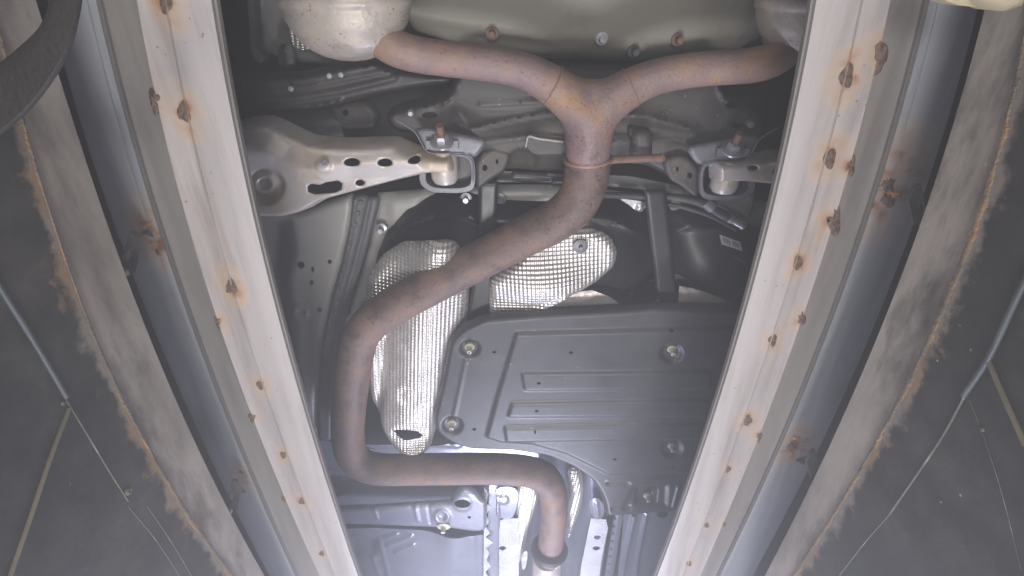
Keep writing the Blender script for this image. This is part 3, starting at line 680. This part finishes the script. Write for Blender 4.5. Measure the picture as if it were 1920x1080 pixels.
# fuel tank
TANK = plate('fuel_tank', [(690, 560), (694, 500), (716, 446), (752, 404), (806, 380), (860, 374), (920, 384), (990, 390), (1060, 392), (1100, 384), (1150, 384), (1200, 394), (1260, 384), (1330, 388), (1390, 420), (1440, 448), (1500, 480), (1520, 640), (1400, 582), (1340, 552), (1276, 536), (1264, 560), (1236, 560), (1216, 566), (1202, 582), (1184, 582), (1166, 570), (1130, 548), (1090, 544), (1040, 556), (980, 610), (880, 620), (860, 560)],
             .795, M['tank'], CAR, 1, [], [('roll', 34, .045), ('rib', [(718, 476), (760, 424), (820, 402), (880, 404), (920, 424)], 10, .008), ('rib', [(1100, 404), (1150, 408), (1188, 432), (1212, 446)], 9, .008), ('rib', [(1252, 440), (1290, 420), (1350, 424), (1410, 452)], 9, .008),
              ('fn', lambda a, b: -.030 * np.exp(-((a - 1232 - (b - 460) * .12) / 38.) ** 2)), ('fn', lambda a, b: .025 * np.exp(-((a - 1110) / 80.) ** 2 - ((b - 500) / 80.) ** 2) + .025 * np.exp(-((a - 1360) / 90.) ** 2 - ((b - 500) / 70.) ** 2)), ('dish', 1184, 560, 16, .01)], .0055, .003, 60)
part(TANK, 'black moulded plastic fuel tank')
def strap(pl, z):
    s = plate('tank_strap', pl, z, M['tank'], TANK, 0, [], [('roll', 6, .003)], .0032, .003, 75); return s
strap([(897, 342), (934, 342), (930, 440), (922, 560), (914, 640), (870, 640), (884, 540), (896, 440)], .768)
strap([(1208, 358), (1250, 358), (1258, 440), (1266, 520), (1274, 600), (1234, 600), (1228, 520), (1218, 440)], .772)
lab = plate('label_sticker', [(1349, 440), (1388, 454), (1392, 471), (1353, 458)], .760, M['paper'], TANK, 0, [], [], .004, .0006)
ink = []
for k in range(9):
    if k == 4: continue
    a = 1354.5 + k * 3.6; b = 444.5 + k * 1.35
    ink.append(((np.array([P(a, b, .7595), P(a + 2.1, b + .8, .7595), P(a + 4.2, b + 11, .7595), P(a + 2.1, b + 10.2, .7595)])), [(0, 1, 2, 3)]))
mesh_obj('label_print', *join(ink), M['ink'], lab, 0)
v, f = join([(np.array([P(1375 + 4 * k, 480 + 2 * k, .762), P(1378 + 4 * k, 481.5 + 2 * k, .762), P(1378 + 4 * k, 483.5 + 2 * k, .762), P(1375 + 4 * k, 482 + 2 * k, .762)]), [(0, 1, 2, 3)]) for k in range(6)])
mesh_obj('moulded_mark', v, f, M['seam'], TANK, 0)
# plain foil behind the tank's lower edge
for pl in ([(985, 604), (1030, 572), (1080, 548), (1110, 544), (1140, 555), (1166, 572), (1190, 588), (1190, 604)], [(1268, 604), (1274, 536), (1300, 541), (1340, 554), (1396, 579), (1450, 604)], [(1196, 604), (1206, 582), (1220, 568), (1236, 562), (1240, 604)]):
    part(plate('flat_shield', pl, .772, M['dull_foil'], CAR, 0, [], [('rib', [(1010, 590), (1060, 568), (1110, 560)], 8, .003), ('rib', [(1280, 552), (1330, 562), (1390, 585)], 7, .002)], .005, .001, 75, .0004), 'plain dull foil sheet')
# hose and connector over the tank
hs = tube('fuel_hose', [(1130, 366, .80, .0055), (1210, 368, .80, .0055), (1275, 372, .79, .006), (1318, 382, .785, .007), (1345, 398, .78, .007), (1372, 412, .775, .008)], M['black'], CAR, 5, 12)
tube('hose_connector', [(1366, 407, .774, .0085), (1372, 411, .774, .0085), (1374, 412.5, .774, .007), (1390, 421, .77, .007), (1393, 423, .77, .0075)], M['zinc'], hs, 2, 14)
tube('hose_clip', [(1322, 378, .784, .010), (1336, 390, .782, .010)], M['bracket'], hs, 2, 8)
tube('fuel_hose', [(1180, 378, .805, .004), (1260, 384, .80, .004), (1330, 404, .79, .004), (1380, 430, .785, .004)], M['black'], CAR, 5, 10)
part(plate('strap_foot', [(1160, 372), (1208, 378), (1206, 398), (1192, 396), (1180, 384)], .80, M['zinc'], CAR, 1, [], [('dish', 1200, 390, 8, .004)], .004), 'small bright bracket')
plate('strap_foot', [(1254, 376), (1280, 380), (1276, 392), (1256, 396)], .80, M['galv'], CAR, 1, [], [], .004)
part(plate('spring_pad', [(1330, 352), (1390, 362), (1420, 352), (1424, 390), (1406, 420), (1380, 404), (1340, 380)], .81, M['body'], CAR, 1, [], [('roll', 14, .015)], .005), 'pale pad below the short arm')

# embossed foil shields
FA = plate('heat_shield', [(680, 580), (690, 520), (716, 482), (758, 452), (812, 434), (846, 432), (864, 446), (866, 468), (846, 500), (866, 534), (880, 540), (876, 590), (846, 640), (832, 720), (820, 790), (808, 836), (782, 848), (746, 834), (714, 796), (694, 744), (684, 700), (676, 640)], .765, M['foil'], CAR, 2,
           [[(742, 791), (751, 788), (772, 788), (787, 792), (796, 802), (790, 806), (762, 807), (749, 800)]],
           [('roll', 16, .012), ('fn', lambda a, b: .03 * np.exp(-((a - 792 + (b - 640) * .16) / 62.) ** 2)), ('fn', lambda a, b: -.012 * np.exp(-((a - 722 + (b - 640) * .10) / 9.) ** 2) * (b > 560)), ('fn', lambda a, b: .022 * np.exp(-((a - 830) / 50.) ** 2 - ((b - 455) / 36.) ** 2)),
            ('dish', 772, 726, 22, -.003), ('dish', 770, 806, 34, -.004)], .0045, .0012, 50, .0002)
part(FA, 'long crinkled foil heat shield with an oval hole')
FB = plate('heat_shield', [(914, 606), (918, 524), (960, 494), (1010, 452), (1060, 434), (1110, 432), (1146, 446), (1160, 474), (1154, 502), (1120, 528), (1066, 552), (1020, 592), (980, 604)], .762, M['foil2'], CAR, 1, [],
           [('roll', 12, .01), ('fn', lambda a, b: .03 * np.exp(-((a - 1020) / 90.) ** 2 - ((b - 530) / 40.) ** 2)), ('rib', [(930, 600), (1000, 580), (1060, 545)], 8, .004)], .0045, .0012, 50, .0002)
part(FB, 'rounded crinkled foil heat shield with a push nut')
mesh_obj('push_nut', *join([lathe_geo([(0, .0125), (.003, .012), (.004, .008)], P(1088, 461, .758), (0, 0, -1), 20), lathe_geo([(.003, .0035), (.010, .003)], P(1088, 461, .758), (0, 0, -1), 8)]), M['bracket'], FB, 35)

# undercover
step = [(968, 624), (1190, 618), (1420, 612), (1460, 640), (1420, 900), (1260, 884), (1200, 886), (1142, 888), (1110, 872), (1060, 848), (1000, 831), (940, 827), (912, 818), (930, 750)]
CV = plate('undercover', [(842, 640), (866, 616), (908, 597), (1020, 588), (1180, 580), (1232, 575), (1300, 578), (1390, 580), (1490, 584), (1520, 700), (1420, 960), (1330, 966), (1262, 966), (1136, 974), (1132, 940), (1112, 906), (1074, 880), (1026, 860), (960, 850), (884, 848), (844, 836), (814, 814), (810, 786), (826, 720)],
           .735, M['cover'], CAR, 1, [ellipse(1010, 713, 4, 2.5, 8), ellipse(1006, 765, 4, 2.5, 8), ellipse(927, 660, 4, 2.5, 8), ellipse(1070, 658, 4, 2.5, 8), ellipse(1258, 618, 4.5, 2.8, 8), ellipse(889, 805, 4, 2.5, 8), ellipse(1152, 858, 4, 2.2, 8), ellipse(1260, 872, 3, 2, 8), ellipse(1003, 804, 2, 4, 8)],
           [('roll', 9, .012), ('pad', step, .0045, 4, 1),
            ('pad', [(978, 696), (1330, 692), (1330, 724), (984, 728)], .0036, 3.5, 1), ('pad', [(960, 752), (1326, 745), (1326, 776), (952, 778)], .0036, 3.5, 1), ('pad', [(946, 797), (1324, 790), (1324, 818), (950, 824)], .0036, 3.5, 1),
            ('dish', 881, 654, 19, -.006), ('dish', 1258, 660, 21, -.006), ('dish', 848, 798, 19, -.006), ('dish', 1259, 838, 20, -.006),
            ('pad', [(1190, 914), (1252, 910), (1250, 950), (1168, 956)], -.006, 6, 1), ('pad', [(1196, 922), (1232, 920), (1230, 946), (1192, 948)], -.014, 4, 1), ('rib', [(1140, 902), (1200, 900), (1260, 896)], 4, .003), ('rib', [(1142, 906), (1178, 906)], 6, -.004), ('rib', [(1150, 955), (1180, 954)], 6, -.004), ('rib', [(1272, 912), (1262, 950)], 5, .004),
            ('rib', [(874, 674), (852, 778)], 6, .0015)], .0032, .003, 75)
part(CV, 'grey blue plastic undercover panel with long ribs')
def clip_at(x, y):
    g = join([lathe_geo([(0, .0085), (.004, .0085), (.006, .006), (.010, .0042), (.017, .0038), (.0175, .002)], P(x, y, .741), (0, .12, -1), 16)])
    o = mesh_obj('clip', *g, M['clip'], CV, 40); mesh_obj('pin_hole', *lathe_geo([(.0175, .0018), (.0182, .0016)], P(x, y, .741), (0, .12, -1), 8), M['rubber'], o, 0); return o
cl = clip_at(881, 648)
for x, y in ((1258, 652), (848, 791), (1258, 833)): clone(cl, Vector(P(x, y, .741)) + (ORG[cl.name] - Vector(P(881, 648, .741))), CV)
clone(cl, Vector(P(1213, 927, .75)) + (ORG[cl.name] - Vector(P(881, 648, .741))), CV)

# floor towards the front of the car
CROSS = plate('floor_crossmember', [(560, 958), (700, 952), (846, 944), (852, 926), (868, 916), (892, 922), (902, 938), (912, 940), (912, 1000), (880, 1000), (846, 994), (700, 988), (560, 984)], .80, M['floor_dark'], CAR, 1,
              [ellipse(867, 942, 15, 8, 18), ellipse(880, 970, 3.5, 2.5, 8)], [('roll', 6, .008), ('dish', 829, 968, 16, .005), ('dish', 829, 966, 9, -.006), ('dish', 867, 942, 19, .004), ('rib', [(778, 946), (784, 976)], 4, .004), ('rib', [(702, 956), (708, 972)], 5, .003), ('rib', [(630, 950), (765, 950)], 4, .004), ('rib', [(802, 946), (808, 982)], 3, -.003)], .0045, .003, 75)
part(CROSS, 'bluish grey floor crossmember with round holes')
mesh_obj('bolt', *join([lathe_geo([(0, .016), (.004, .016), (.006, .010)], P(832, 985, .80), (0, .2, -1), 14), lathe_geo([(.005, .006), (.018, .0055)], P(832, 985, .80), (0, .2, -1), 8)]), M['clip'], CROSS, 35)
plate('floor_cross_rib', [(600, 826), (700, 834), (800, 832), (880, 826), (1010, 830), (1010, 925), (780, 940), (640, 950), (560, 950), (560, 830)], .86, M['floorpan'], CAR, 0, [], [('rib', [(680, 820), (760, 830), (860, 832)], 8, .008), ('rib', [(600, 920), (660, 890)], 8, .006), ('rib', [(630, 930), (680, 905)], 7, .006), ('rib', [(600, 880), (640, 884), (690, 896)], 6, .006)], .007, .003, 75)
FP = plate('floor_panel', [(540, 994), (700, 990), (846, 996), (906, 1002), (906, 1190), (540, 1190)], .845, M['floorpan'], CAR, 0, [],
           [('fn', lambda a, b: .020 * np.exp(-((a - 850) / 34.) ** 2)), ('rib', [(712, 1012), (730, 1080), (745, 1190)], 5, .005), ('rib', [(700, 1045), (718, 1100), (730, 1190)], 5, .005), ('rib', [(722, 1007), (745, 1000)], 5, .006), ('rib', [(726, 1022), (772, 1004)], 5, .006), ('rib', [(742, 1034), (776, 1020)], 5, .006), ('rib', [(888, 1002), (894, 1100)], 4, .004),
            ('pad', [(650, 1010), (706, 1012), (700, 1040), (660, 1040)], -.012, 10, 1)], .006, .003, 75)
part(FP, 'shiny pale floor panel')
# serrated seal strip
pl = [(908, 914)]
for k in range(16):
    y = 920 + k * 11; pl += [(911 + 13 * (k % 2) * rng.uniform(.3, 1) + rng.uniform(-1, 2), y + rng.uniform(-4, 4))]
pl += [(920, 1110), (906, 1110)]
part(plate('serrated_strip', pl, .825, M['foil3'], CAR, 0, [], [], .006, .002), 'bright strip with a torn serrated edge')
# tunnel
TUN = plate('tunnel', [(918, 900), (1150, 880), (1170, 960), (1150, 1190), (914, 1190), (914, 1000)], .845, M['floorpan'], CAR, 0, [],
            [('fn', lambda a, b: -.10 * sm((1 - np.abs(a - 1036) / 74.) * 1.8))], .007, .003, 60)
part(TUN, 'floor tunnel round the exhaust')
for pl in ([(938, 976), (946, 972), (972, 972), (974, 1010), (970, 1190), (936, 1190), (936, 1000)], [(1108, 972), (1136, 974), (1140, 990), (1126, 1060), (1114, 1190), (1076, 1190), (1090, 1060)]):
    hx = 942 if pl[0][0] < 1000 else 1118
    o = plate('tunnel_shield', pl, .825, M['foil3'], CAR, 0, [ellipse(hx, 1028, 7, 4, 10)] + ([ellipse(1120, 1008, 7, 4, 10)] if hx > 1000 else []), [('rib', [(hx - 10, 1058), (hx + 22, 1066)], 4, .003)], .0045, .0012, 50, .0003)
    part(o, 'white dimpled tunnel foil')
for pl in ([(966, 912), (1000, 908), (1014, 930), (990, 1000), (978, 1060), (966, 1062)], [(1062, 884), (1090, 884), (1096, 920), (1090, 960), (1066, 1020), (1064, 960), (1072, 930)]):
    part(plate('tunnel_liner', pl, .83, M['foil'], CAR, 1, [], [('roll', 8, .01)], .0045, .001, 50), 'wrinkled foil liner')
part(plate('tunnel_bracket', [(930, 914), (962, 912), (974, 926), (966, 962), (958, 974), (930, 970)], .815, M['floorpan'], CAR, 1, [], [('dish', 944, 936, 10, .004), ('rib', [(932, 930), (934, 966)], 5, .005)], .004), 'small bracket beside the tunnel')
plate('tunnel_bracket', [(1104, 932), (1128, 936), (1134, 962), (1126, 976), (1108, 970)], .815, M['floorpan'], CAR, 1, [], [('rib', [(1118, 940), (1122, 970)], 5, .005)], .004)
FR = plate('floor_panel', [(1140, 960), (1290, 950), (1420, 950), (1420, 1190), (1110, 1190), (1130, 1060)], .845, M['floorpan'], CAR, 0, [ellipse(1242, 965, 11, 6, 12)],
           [('rib', [(1190, 960), (1172, 1040), (1150, 1190)], 7, .010), ('rib', [(1212, 962), (1196, 1040), (1176, 1190)], 6, .008), ('rib', [(1160, 968), (1140, 1090)], 6, .003)], .005, .003, 75)
part(FR, 'pale floor panel with two bright swages')
pl2 = mesh_obj('spot_weld', *lathe_geo([(0, .004), (.0012, .003), (.0014, .0005)], P(1152, 975, .841), (0, 0, -1), 10), M['seam'], FR)
for k in range(1, 8): clone(pl2, P(1152 - 1.6 * k, 975 + 14 * k, .841), FR)
mesh_obj('stud', *lathe_geo([(0, .006), (.016, .005), (.018, .003)], P(1186, 958, .835), (0, .3, -1), 8), M['zinc'], FR, 30)

# exhaust
ZP = .735; r0 = .0312
EX = tube('exhaust_pipe', [(1022, 1150, .80, r0), (1024, 1090, .80, r0), (1034, 1010, .79, r0), (1038, 965, .775, r0), (1036, 925, .76, r0), (1022, 897, .75, r0), (990, 884, .742, r0), (930, 879, ZP, r0), (850, 879, ZP, r0), (770, 880, ZP, r0), (716, 880, ZP, r0), (682, 872, ZP, r0), (659, 850, ZP, r0), (652, 810, ZP, r0), (655, 760, ZP, r0), (661, 700, ZP, r0), (667, 664, ZP, r0),
                             (676, 632, ZP, r0), (698, 603, ZP, r0), (738, 575, ZP, r0), (824, 527, ZP, r0), (908, 483, ZP, r0), (990, 440, ZP - .005, r0), (1042, 414, ZP - .01, r0), (1078, 384, ZP - .015, r0), (1096, 346, ZP - .02, r0), (1101, 316, ZP - .02, r0), (1103, 290, ZP - .02, r0)], M['pipe'], CAR, 5, 28)
part(EX, 'long rusty brown exhaust pipe with a Y branch')
# the Y: one welded skin made of three tubes merged by voxel remesh
ZY = .705
def rows_geo(rows):
    r = smoothpath(rows, 6); return tube_geo([P(a, b, c) for a, b, c in r[:, :3]], r[:, 3], 28)
ya = rows_geo([(1103, 298, .715, .0305), (1104, 260, ZY, .0315), (1102, 230, ZY, .032), (1086, 200, ZY, .030), (1054, 174, ZY, .0265), (1018, 150, ZY, .0235), (975, 131, ZY, .0220), (920, 120, ZY, .0215), (850, 112, ZY, .0212), (790, 104, ZY, .0215), (748, 93, ZY, .022), (716, 74, ZY + .004, .0225), (700, 50, ZY + .012, .0225), (694, 20, ZY + .02, .0225)])
yb = rows_geo([(1103, 298, .715, .0305), (1104, 260, ZY, .0315), (1108, 230, ZY, .032), (1130, 200, ZY, .030), (1160, 178, ZY, .0265), (1196, 158, ZY, .0235), (1240, 142, ZY, .0220), (1310, 130, ZY, .0212), (1370, 126, ZY, .0212), (1425, 120, ZY, .0215), (1462, 104, ZY + .004, .0215), (1482, 80, ZY + .012, .0215), (1492, 44, ZY + .02, .0215)])
yc = rows_geo([(1030, 158, ZY, .014), (1070, 172, ZY, .018), (1115, 182, ZY, .022), (1160, 172, ZY, .018), (1204, 158, ZY, .014)])
yo = mesh_obj('exhaust_branch', *join([ya, yb, yc]), M['pipe_hot'], EX, 180)
md = yo.modifiers.new('weld', 'REMESH'); md.mode = 'VOXEL'; md.voxel_size = .0035; md.use_smooth_shade = True
ms = yo.modifiers.new('soften', 'SMOOTH'); ms.factor = .6; ms.iterations = 14
mh = M['pipe_hot'].copy(); mh.name = 'heat tinted steel with orange bloom'; yo.data.materials[0] = mh
add_rust(mh, [(tuple(Vector(P(a, b, ZY - .02)) - ORG[yo.name]), r, s_ * .7) for a, b, r, s_ in ((712, 72, .035, .75), (760, 90, .03, .4), (850, 100, .03, .3), (1055, 160, .02, .5), (1290, 118, .03, .4), (1460, 100, .036, .75), (1360, 118, .022, .35), (1140, 240, .02, .35))])
yo['label'] = 'heat tinted forked end of the exhaust'
def ring(px, py, z, axis_px, r, w, mat, name):
    a = np.array(P(px, py, z)); b = np.array(P(axis_px[0], axis_px[1], z)); ax = b - a
    ang = np.linspace(0, 2 * PI, 40, endpoint=False); ax /= np.linalg.norm(ax); u = np.cross(ax, [0, 0, 1]); u /= np.linalg.norm(u); w2 = np.cross(ax, u)
    pts = [a + (r + rng.normal(0, .0003)) * (math.cos(t) * u + math.sin(t) * w2) for t in ang]; pts.append(pts[0])
    v, f = tube_geo(pts, w, 8, False); return mesh_obj(name, v, f, mat, EX)
ring(1103, 298, .715, (1103, 280), .0312, .0032, M['weld'], 'weld_bead')
ring(1036, 161, ZY, (1022, 153), .0246, .0012, M['pipe_hot'], 'weld_bead')
ring(1182, 165, ZY, (1196, 158), .0243, .0012, M['pipe_hot'], 'weld_bead')
tube('hanger_rod', [(1138, 300, .71, .0055), (1180, 298, .715, .0055), (1236, 296, .72, .0055), (1240, 296, .72, .0065)], M['bolt_rust'], EX, 4, 12)
hb = plate('hanger_rubber', [(1188, 246), (1224, 246), (1226, 310), (1188, 312)], .732, M['black_dusty'], CAR, 1, [], [('roll', 8, .008)], .005, .03)
plate('hanger_rubber', [(1178, 238), (1220, 242), (1222, 262), (1180, 262)], .745, M['black'], CAR, 1, [], [('roll', 6, .008)], .005, .02)
# rubber collar and flex section at the front
ring(1030, 1030, .79, (1033, 1010), .036, .010, M['rubber'], 'rubber_collar')
part(tube('flex_section', [(1020, 1200, .80, .036), (1022, 1120, .80, .036), (1026, 1052, .795, .036), (1027, 1046, .795, .030)], M['muffler'], EX, 4, 24), 'pale front pipe section')
plate('bright_tab', [(978, 1040), (986, 1032), (990, 1036), (986, 1066), (978, 1070)], .80, M['zinc'], EX, 1, [], [], .004)

# mufflers
def muffler(cx, cy, z, rx, name='muffler'):
    c = np.array(P(cx, cy, z)); prof = []
    V = []; Fc = []; seg = 40
    prof = [(-.058 * math.sqrt(max(0, 1 - (u / .98) ** 2)) + (.0035 if u > .8 else 0), u) for u in (.06, .25, .45, .6, .72, .79, .81, .88, .94, .975)]
    prof += [(.002, .985), (.004, 1.02), (.012, 1.03), (.016, .98), (.06, .97), (.30, .97), (.34, .6)]
    for d, r in prof:
        for k in range(seg):
            a = 2 * PI * k / seg; V.append(c + np.array([rx * r * math.cos(a), -d * 1.0 + .055, rx * .62 * r * math.sin(a)]))
    for i in range(len(prof) - 1):
        for k in range(seg): k2 = (k + 1) % seg; Fc.append((i * seg + k, i * seg + k2, (i + 1) * seg + k2, (i + 1) * seg + k))
    Fc.append(tuple(range(seg))[::-1]); Fc.append(tuple(range((len(prof) - 1) * seg, len(prof) * seg)))
    return mesh_obj(name, V, Fc, M['muffler'], CAR, 50)
part(muffler(634, -86, .715, .078), 'rust freckled rounded muffler')
part(muffler(1566, -80, .72, .078), 'second rounded muffler mostly hidden by the rail')

# ------------------------------------------------------------------ thin lamp lit haze in the pit
lo, hi = np.array((-3, -1.6, -2.55)), np.array((3, 4.0, 1.3))
v, f = box_geo((lo + hi) / 2, hi - lo)
hz = mesh_obj('haze', v, f, bpy.data.materials.new('haze'), None, 0); tag(hz, kind='stuff')
m = hz.data.materials[0]; m.use_nodes = True; nt = m.node_tree
nt.nodes.remove(nt.nodes['Principled BSDF']); pv = nt.nodes.new('ShaderNodeVolumePrincipled')
pv.inputs['Color'].default_value = (.9, .91, .95, 1); pv.inputs['Density'].default_value = .38; pv.inputs['Anisotropy'].default_value = .35
nt.links.new(pv.outputs[0], nt.nodes['Material Output'].inputs['Volume'])
hz.display_type = 'WIRE'
